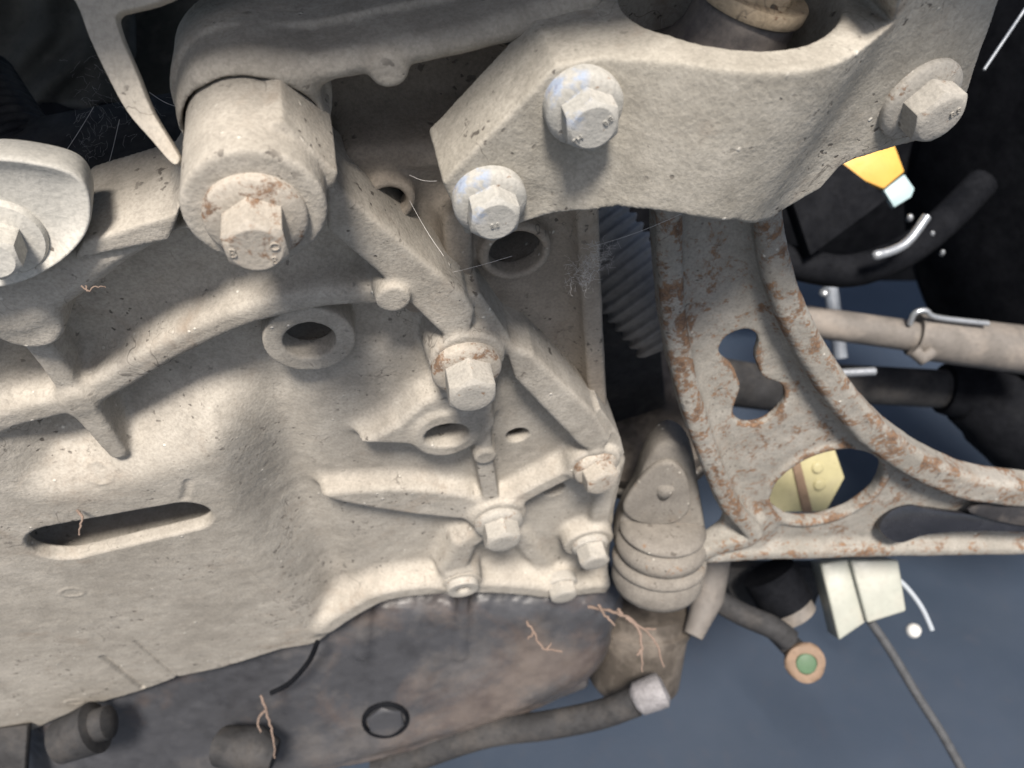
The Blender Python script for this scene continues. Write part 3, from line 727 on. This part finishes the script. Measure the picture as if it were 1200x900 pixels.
def wbox(name, corners_px, depths, thick, mat, parent=None, bev=2.0):
    """a panel through pixel corners at given depths, with real thickness, as world-space slab"""
    P = [Vector(W(*c, d)) for c, d in zip(corners_px, depths)]
    n = (P[1]-P[0]).cross(P[2]-P[0]).normalized()
    bm = bmesh.new(); vs = [bm.verts.new(p) for p in P]; f = bm.faces.new(vs)
    r = bmesh.ops.extrude_face_region(bm, geom=[f]); d = n*thick*.001
    if d.dot(P[0]-Vector(CAM)) < 0: d = -d
    bmesh.ops.translate(bm, verts=[v for v in r['geom'] if isinstance(v, bmesh.types.BMVert)], vec=d)
    bmesh.ops.recalc_face_normals(bm, faces=bm.faces)
    if bev: bmesh.ops.bevel(bm, geom=list(bm.edges), offset=bev*.001, segments=2, affect='EDGES', profile=.5)
    me = bpy.data.meshes.new(name); bm.to_mesh(me); bm.free()
    me.polygons.foreach_set('use_smooth', [True]*len(me.polygons)); me.set_sharp_from_angle(angle=math.radians(40))
    return link(name, me, mat, parent)
def tubeW(name, pts, r, mat, parent=None, n=14):
    V, F = tube([W(*p) for p in pts], [x*.001 for x in r] if hasattr(r, '__len__') else r*.001, n)
    return link(name, meshdata(name, V, F, True, 60), mat, parent)
def smooth_pts(L, n=6): return [tuple(p) for p in crom(np.array(L, float), n, False)]

# car body hanging over and behind everything
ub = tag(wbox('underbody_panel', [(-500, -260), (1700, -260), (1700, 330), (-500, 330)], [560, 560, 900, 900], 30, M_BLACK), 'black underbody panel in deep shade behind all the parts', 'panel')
# unseen slab added overhead, sized to shade the rear of the assembly
def over(px_u, v0, w0, w1, th):
    V = [G.world((u, v0+dv, wv)) for dv in (0, th) for u, wv in ((px_u[0], w0), (px_u[1], w0), (px_u[1], w1), (px_u[0], w1))]
    return V, [(0, 1, 2, 3), (7, 6, 5, 4), (0, 4, 5, 1), (1, 5, 6, 2), (2, 6, 7, 3), (3, 7, 4, 0)]
V, F = over((-700, 60), 185, -900, 47.5, 20); tag(link('shade_slab', meshdata('shade_slab', V, F, False), M_BLACK), 'unseen black slab added overhead to shade the rear of the parts', 'panel')
# rippled dark liner top left
def liner():
    V = []; F = []; nx, ny = 60, 40
    fr = Frame((600, 450), 60, 60, 300)
    for j in range(ny):
        for i in range(nx):
            p = W(-80+i*230/(nx-1), -60+j*180/(ny-1), 300+2.2*math.sin(i*.40+.25*j+1.2*math.sin(j*.2))+1.2*math.sin(j*.5+.2*i)); V.append(p)
    for j in range(ny-1):
        for i in range(nx-1): a = j*nx+i; F.append((a, a+nx, a+nx+1, a+1))
    o = link('rippled_liner', meshdata('rippled_liner', V, F), plain('liner_felt', (.065, .063, .055), .9, .3, bump=.0006, dust=.15))
    so = o.modifiers.new('thick', 'SOLIDIFY'); so.thickness = .004
    tag(o, 'dark rippled felt liner in the top left corner', 'liner')
liner()
tag(wbox('grey_splash_panel', [(120, -40), (330, -40), (300, 150), (170, 140)], [330]*4, 6, plain('green_grey_panel', (.062, .06, .05), .8, .3, dust=.3)), 'flat dark greenish panel behind the forked strip', 'panel')
# forked strip
F1 = Frame((560, 330), 130, 90, 140)
me = prism([tuple(p) for p in crom(F1.pts([(60, -40), (92, 4), (108, 45), (128, 88), (152, 132), (180, 165), (205, 193), (213, 188), (205, 172), (180, 130), (162, 85), (146, 48), (139, 25), (143, 17), (152, 14), (200, 0), (260, -40)][::-1]), 4)], -1.2, 1.2, .35, 'fork_strip')
o = link('forked_strip', me, M_STRIP, M=F1.M()); tag(o, 'bent dusty steel strip forking down from the top left edge', 'strip')
# ribbed hose at the left edge
V = []; pts = [Vector(W(-30, 95, 250)), Vector(W(75, 260, 235))]
n = 90; path = [pts[0].lerp(pts[1], i/(n-1)) for i in range(n)]
V, F = tube(path, [.0120+.0006*math.sin(i*1.25) for i in range(n)], 24); tag(link('ribbed_hose', meshdata('ribbed_hose', V, F), M_RUBBER), 'black finely ribbed hose at the left picture edge', 'hose')
# round disc behind the cap
root = empty('round_flap', axisM(W(108, 232, 168), (.1, .55, .8)), 'thin dark round disc peeking up behind the pale cap', 'disc')
V, F = lathe([(8.3, -1), (8.6, -.6), (8.6, .2), (8.3, .5), (7.9, .3), (0, .2)], 48); link('disc', meshdata('disc', V, F), M_BLACK, root)
V, F = lathe([(8.6, -.6), (9.0, -.3), (9.0, .4), (8.5, .6)], 48, cap=False); link('rim', meshdata('rim', V, F), M_STRIP, root)

# black tyre-like guard at the far right
def tyre():
    m = axisM(W(1420, 240, 470), (.85, .35, -.35)); root = empty('wheel_liner', m, 'black scuffed curved liner filling the right picture edge', 'liner')
    V, F = lathe([(90, -75), (150, -72), (172, -50), (176, 0), (172, 50), (150, 72), (90, 75)], 96); link('curved_skin', meshdata('curved_skin', V, F), M_BLACK, root)
tyre()
tubeW('steel_edge', [(1205, 5, 300), (1153, 82, 300)], .6, M_BRIGHT).name = 'steel_rod'
tag(bpy.data.objects['steel_rod'], 'thin bright steel rod at the top right corner', 'rod')

# yellow tag; the bluish-white highlight beside it is a pale painted piece
fy = Frame((640, 430), 1035, 205, 420)
root = empty('yellow_tag', fy.M(), 'bright yellow tab with a painted pale blue highlight, glimpsed below the bracket', 'tag')
link('yellow_tab', prism([tuple(p) for p in fy.pts([(975, 180), (1046, 170), (1058, 202), (1034, 222), (1000, 208)][::-1])], -2, 2, .6, 'yellow_tab'), M_YELLOW, root)
link('pale_glint', prism([tuple(p) for p in fy.pts([(1058, 205), (1070, 222), (1066, 232), (1046, 244), (1034, 224)][::-1])], -2, 2, .6, 'pale_glint'), plain('pale_blue_glint', (.30, .40, .42), .4, .1), root)
# black bracket leftovers behind
tag(tubeW('black_pipe', smooth_pts([(900, 300, 420), (985, 318, 420), (1050, 300, 425), (1100, 265, 430), (1150, 215, 440)]), 9, M_BLACK), 'black glossy pipe curving behind the bracket', 'pipe')
tag(tubeW('bright_pipe', smooth_pts([(1022, 300, 395), (1045, 294, 395), (1065, 282, 395), (1086, 254, 395)]), [1.2, 2.2, 2.6, 2.4]+[2.4]*15, M_BRIGHT), 'short curved bright metal pipe below the yellow tab', 'pipe')
wbox('black_cover', [(925, 225), (985, 188), (1042, 232), (950, 300)], [400]*4, 12, M_BLACK, None, 1)
tag(bpy.data.objects['black_cover'], 'black plastic cover piece beneath the bracket edge', 'cover')
tag(tubeW('support_post', [(968, 300, 560), (985, 420, 560)], 5, plain('bluish_metal', (.16, .18, .21), .5, .2)), 'upright grey post standing behind the tie rod', 'post')
for i, (x, y, r, d) in enumerate([(966, 343, 3.4, 520), (1066, 256, 1.7, 400), (1092, 275, 1.3, 420), (1104, 297, 1.3, 420)]):
    V, F = lathe([(r, -1), (r, 1), (r*.7, 2.2), (0, 2.6)], 20)
    m = axisM(W(x, y, d), (-.2, .5, .8)); o = link('stud', meshdata('stud', V, F), M_BRIGHT, M=m)
    tag(o, ['bright stud above the tie rod in the dark', 'bright stud head at the tip of the curved pipe', 'upper of two small studs right of the curved pipe', 'lower of two small studs right of the curved pipe'][i], 'stud', 'bright studs in the dark')
tag(tubeW('chrome_strip', [(985, 437, 440), (1025, 435, 440)], 2.4, M_BRIGHT), 'short bright strip lying just under the tie rod', 'strip')
tag(tubeW('crossmember', [(680, 424, 400), (950, 462, 500)], 14, M_DARK, n=32), 'dark brown crossmember tube passing behind the rusty arm', 'crossmember')
# tie rod with clamp
root = empty('tie_rod', axisM(W(1000, 388, 450), (1, -.05, -.1)), 'grey steel tie rod with thicker clamped sleeve to the right', 'tie rod')
Mi = root.matrix_world.inverted()
def part_tube(name, pts, r, mat, root, n=24):
    Mi = root.matrix_world.inverted(); V, F = tube([Mi @ Vector(W(*p)) for p in pts], [x*.001 for x in r] if hasattr(r, '__len__') else r*.001, n)
    return link(name, meshdata(name, V, F, True, 50), mat, root)
part_tube('rod', [(900, 370, 450), (1085, 396, 450)], 9.0, M_ROD, root)
part_tube('sleeve', [(1070, 392, 450), (1090, 396, 450), (1240, 415, 455)], [12.5, 13.5, 14.5], M_ROD, root)
part_tube('clamp_lip', smooth_pts([(1066, 380, 440), (1072, 367, 436), (1085, 364, 435), (1098, 372, 436), (1158, 379, 437)], 4), 1.6, M_BRIGHT, root, 10)
part_tube('clamp_tab', [(1070, 410, 440), (1080, 420, 440), (1092, 412, 440)], 4, M_ROD, root)
# drive shaft with boot
root = empty('drive_shaft', axisM(W(1050, 455, 520), (1, -.05, -.1)), 'dark drive shaft ending in a stepped black rubber boot at the right', 'drive shaft')
part_tube('shaft', [(960, 448, 520), (1110, 456, 520)], 13, M_DARK, root)
part_tube('boot', [(1105, 455, 520), (1112, 456, 520), (1128, 458, 520), (1135, 462, 520), (1160, 475, 520), (1165, 482, 520), (1190, 495, 520), (1194, 500, 520), (1290, 540, 520)], [17, 18, 19, 21, 25, 26, 30, 31, 36], M_BLACK, root, 32)
# pale yellow plate behind the oval opening
fz = Frame((560, 200), 945, 560, 400)
root = empty('yellow_plate', fz.M(), 'pale yellow plated block seen through the oval opening of the arm', 'plate')
link('plate', prism([tuple(p) for p in fz.pts([(880, 520), (975, 516), (990, 560), (968, 600), (880, 600)][::-1])], -6, 0, .6, 'plate'), M_PALEYEL, root)
link('seam_strip', prism([tuple(p) for p in fz.pts([(922, 520), (932, 520), (952, 600), (940, 600)][::-1])], 0, 1.2, .4, 'seam_strip'), M_BRASS, root)
for x, y in ((958, 548), (960, 568)):
    p = fz.P(x, y); V, F = lathe([(3.2, -.5), (3.0, .9), (2, 1.2), (0, 1.2)], 20); o = link('rivet', meshdata('rivet', V, F), M_PALEYEL, root); o.location = (p[0]*.001, p[1]*.001, 0)
# black clip on the lower bar at the right
fb = Frame((560, 150), 1120, 610, 330)
root = empty('black_clip', fb.M(), 'glossy black plastic clip snagged on the lower bar at the right', 'clip')
link('clip_body', prism([tuple(p) for p in crom(fb.pts([(1028, 618), (1040, 598), (1062, 590), (1085, 594), (1130, 600), (1200, 604), (1240, 612), (1240, 622), (1150, 620), (1085, 624), (1050, 634)][::-1]), 4)], -1.5, 2, .5, 'clip_body'), plain('clip_black', (.012, .013, .017), .22, .3, spec=.6), root)
link('torn_flap', prism([tuple(p) for p in crom(fb.pts([(1130, 596), (1150, 584), (1190, 588), (1240, 600), (1200, 612)][::-1]), 4)], 2, 4, .4, 'torn_flap'), M_RUBBER, root)

# ================================================================== oil pan and low things
O = Frame((470, 60), 420, 780, 372)
def build_pan():
    v = Vol((-190, -95, -50), (140, 60, 26), 1.0)
    out = crom(O.pts([(60, 700), (400, 690), (700, 690), (712, 745), (690, 792), (600, 838), (500, 868), (400, 893), (250, 925), (60, 960)]), 4)
    v.F[:] = 9
    v.poly(out, 8, -40, 15, 0, 0, .3)
    for x in (430, 545, 195): v.line(O.pts([(x, 680), (x-6, 770)], 10), 2.5, 9.5, 0, 1.5, 4, 0)
    v.line(O.pts([(330, 905), (450, 880), (560, 850), (680, 800)], 0), 3.0, 3, -10, 2.5, 3, 1)
    sdf_thing('oil_pan', v, O, M_PAN, 'dark oily engine sump below the gearbox, blurred', 'oil pan', {0: 'pan_body', 1: 'lower_seam'}, .5)
build_pan()
p = O.P3(452, 842, 7.5); root = empty('drain_plug', O.M(p), 'dark round drain plug set in the face of the oil pan', 'plug')
V, F = lathe([(11.5, -3), (11.5, 1.5), (10.8, 2.2), (9.6, 2.2), (9.4, -.5)], 40); link('collar', meshdata('collar', V, F, True, 40), M_BLACK, root)
V, F = hexhead(16.5, 3.5, .2); link('hex_head', meshdata('hex_head', V, F, True, 30), M_PAN, root)
tag(tubeW('black_hose', smooth_pts([(372, 752, 330), (362, 775, 335), (340, 800, 340), (318, 812, 345)]), 1.1, M_BLACK), 'thin black hose curving from the housing edge over the oil pan', 'hose')
root = empty('lower_pipe', axisM(W(640, 850, 400), (1, .1, 0)), 'dark pipe running beneath the oil pan to a crusted fitting', 'pipe')
part_tube('pipe', smooth_pts([(440, 905, 400), (560, 862, 395), (640, 850, 390), (700, 838, 385), (745, 822, 380)]), 7, M_DARK, root)
part_tube('fitting', [(742, 822, 378), (748, 819, 378), (776, 808, 378), (780, 806, 378)], [5, 8, 8.5, 5], plain('crusted_alloy', (.17, .165, .17), .6, .5, scale=500, bump=.001), root)
tag(tubeW('dark_stub', [(256, 868, 360), (262, 874, 352), (300, 880, 352), (322, 886, 352)], [3, 9, 11, 7], M_DARK, n=28), 'dark round pipe stub at the bottom edge beneath the pan', 'pipe')
tag(tubeW('left_stub', [(70, 870, 330), (112, 852, 330), (114, 850, 330), (128, 846, 330), (132, 845, 330)], [9, 11, 7, 7, 3], M_DARK, n=28), 'dark stepped cylinder at the lower left below the housing', 'cylinder')
tag(wbox('grey_bracket', [(-60, 860), (32, 850), (26, 940), (-60, 940)], [340]*4, 4, M_DARK, None, 1), 'flat grey bracket corner at the lower left edge', 'bracket')
# dark block under the stacked mount
root = empty('subframe_end', axisM(W(748, 745, 420), (.05, .95, .3)), 'brown grimy subframe end beneath the ringed mount', 'subframe')
V, F = lathe([(22, -30), (25, -26), (26, 10), (24, 22), (0, 24)], 40); link('socket', meshdata('socket', V, F, True, 50), M_SUB, root)
V, F = lathe([(26, 8), (27.5, 9), (27.5, 13), (26, 14)], 40); link('lip', meshdata('lip', V, F, True, 50), M_SUB, root)
root2 = tag(tubeW('grey_lever', [(838, 640, 400), (830, 700, 400), (812, 745, 395)], [9, 8, 5], M_ROD), 'grey lever hanging under the left end of the bar', 'lever')
# connector, hose end, cable
fc = Frame((700, 560), 1005, 705, 400)
root = empty('cream_connector', fc.M(), 'cream plastic box connector hanging below the bar', 'connector')
c = fc.P(1000, 700)
def cbox(name, L, h0, h1, mat): return link(name, prism([tuple(p) for p in fc.pts(L)][::-1], h0, h1, 1.2, name, 3), mat, root)
cbox('housing', [(992, 655), (1048, 655), (1057, 714), (1012, 728)], -16, 6, M_WHITEPL)
cbox('side_block', [(960, 660), (994, 655), (1014, 728), (982, 750)], -18, 2, M_WHITEPL)
tag(wbox('dark_mounting_block', [(842, 664), (975, 664), (955, 716), (868, 728)], [450]*4, 20, M_DARK, None, 3), 'dark grey block under the lower bar behind the wiring plug', 'block')
root = empty('wiring_plug', axisM(W(905, 700, 420), (0, 0, 1)), 'black and grey wiring plug under the bar left of the cream connector', 'plug')
part_tube('plug_body', [(900, 670, 420), (922, 708, 420)], 15, M_BLACK, root, 18)
part_tube('plug_tip', [(922, 706, 420), (932, 722, 420)], 12, M_ROD, root, 18)
part_tube('wire', smooth_pts([(835, 700, 410), (870, 720, 405), (905, 735, 400), (925, 750, 400)]), 6, M_DARK, root)
root = empty('hose_end', axisM(W(945, 778, 395), (-.1, .05, 1)), 'corroded round hose end with a green core hanging over the floor', 'hose')
V, F = lathe([(8, -8), (9.6, -6), (10.2, -2), (9.6, -.4), (7.6, .2), (5.4, .1), (5.2, -1.5)], 40, wob=.04); link('ferrule', meshdata('ferrule', V, F, True, 50), M_BRASS, root)
V, F = lathe([(5.2, -2), (5.2, .3), (4.5, .6), (0, .6)], 24); link('core', meshdata('core', V, F), M_GREEN, root)
part_tube('pipe', [(905, 735, 402), (930, 760, 407), (943, 775, 409)], [5.5, 6, 7], M_DARK, root)
tag(tubeW('grey_cable', smooth_pts([(1020, 728, 420), (1045, 765, 420), (1075, 815, 420), (1105, 862, 420), (1140, 925, 420)]), 2.4, M_CABLE), 'long dark cable hanging diagonally over the blue floor', 'cable')
tag(tubeW('clear_wire', smooth_pts([(1040, 668, 400), (1062, 688, 400), (1080, 712, 400), (1092, 738, 400)]), 1.3, plain('grey_wire', (.30, .33, .36), .4, .1)), 'short pale wire curling beside the cream connector', 'wire')
V, F = lathe([(0, -5), (4, -4), (5.2, 0), (4, 4), (0, 5)], 20); o = link('white_pebble', meshdata('white_pebble', V, F), plain('white_bead', (.55, .55, .53), .6, .1), M=axisM(W(1070, 739, 560), (0, .5, 1))); tag(o, 'small white foam bead right of the cream connector', 'bead')

# ================================================================== rootlets and cobwebs
def rootlet(label, trunks, r):
    root = empty('dry_rootlet', axisM(W(*trunks[0][0]), (0, .5, 1)), label, 'rootlet', 'dry rootlets caught on the parts')
    for T in trunks:
        P = smooth_pts(T, 5); P = [(a+random.uniform(-1.1, 1.1), b+random.uniform(-1.1, 1.1), c) for a, b, c in P]
        part_tube('strand', P, [r*(1-.55*i/len(P))*random.uniform(.85, 1.2) for i in range(len(P))], M_TWIG, root, 8)
rootlet('branching pink-brown rootlet dangling below the bottom flange', [[(690, 712, 318), (715, 716, 312), (735, 724, 308), (755, 738, 306), (770, 756, 305), (777, 782, 305)],
    [(735, 724, 308), (748, 736, 306), (752, 760, 306), (753, 787, 306)], [(702, 710, 314), (712, 724, 310), (722, 734, 309)], [(724, 714, 310), (730, 722, 309)], [(757, 738, 306), (768, 736, 305)], [(752, 760, 306), (746, 768, 306)]], .72)
rootlet('small crooked rootlet in front of the oil pan', [[(617, 728, 322), (626, 742, 320), (636, 760, 320), (648, 762, 320), (660, 764, 320)], [(640, 762, 320), (645, 754, 320)], [(626, 742, 320), (618, 748, 320)]], .55)
rootlet('pale rootlet hanging low over the dark pipe stub', [[(306, 815, 335), (314, 840, 335), (320, 860, 334), (322, 888, 334)], [(312, 832, 335), (302, 846, 335), (306, 858, 335)]], .6)
rootlet('tiny brown rootlet on the gearbox rim under the cap', [[(95, 335, 160), (103, 341, 159), (112, 336, 159), (124, 337, 160)], [(103, 341, 159), (100, 334, 159)]], .22)
rootlet('tiny dry stalk in the mouth of the long slot', [[(90, 598, 228), (96, 606, 226), (94, 618, 226), (93, 627, 226)]], .45)
def web(name, label, centres, nth, rad, thick, d):
    V = []; F = []
    for _ in range(nth):
        c = random.choice(centres); p = np.array([random.gauss(c[0], c[3] if len(c) > 3 else rad), random.gauss(c[1], rad), c[2]+random.uniform(-4, 4)])
        a = random.uniform(0, 6.28); L = random.uniform(.4, 1.6)*rad; pts = []
        for i in range(5):
            pts.append(W(*p)); a += random.uniform(-.8, .8); p = p+np.array([math.cos(a)*L/4, math.sin(a)*L/4, random.uniform(-1, 1)])
        v, f = tube(pts, thick*.001, 3, False); o = len(V); V += v; F += [tuple(x+o for x in q) for q in f]
    o = link(name, meshdata(name, V, F), M_WEB); tag(o, label, 'cobweb')
web('cobweb', 'fluffy white cobweb tuft on the rear casting edge by the bellows', [(682, 324, 196), (690, 312, 194), (704, 298, 198)], 260, 8, .03, 3)
web('cobweb', 'faint grey cobweb hanging in the dark gap left of the forked strip', [(112, 85, 185), (118, 130, 185), (150, 140, 185, 26), (108, 165, 185)], 110, 13, .013, 3)
V = []; F = []
for a, b_ in [((60, 200, 180), (110, 125, 185)), ((175, 108, 190), (212, 126, 160)), ((125, 200, 180), (140, 140, 185)), ((170, 200, 180), (200, 185, 180)), ((480, 205, 170), (512, 212, 168)), ((690, 290, 200), (800, 250, 200)), ((470, 330, 200), (600, 300, 190)), ((930, 210, 190), (980, 195, 180)), ((480, 235, 180), (520, 300, 180))]:
    A_, B_ = np.array(a, float), np.array(b_, float); v, f = tube([W(*(A_*(1-t)+B_*t+np.array([0, 3*math.sin(math.pi*t), 0]))) for t in np.linspace(0, 1, 8)], .00005, 4, False)
    o = len(V); V += v; F += [tuple(x+o for x in q) for q in f]
o = link('web_strands', meshdata('web_strands', V, F), M_WEB); tag(o, 'loose single cobweb strands strung between the parts', 'cobweb', kind='stuff')
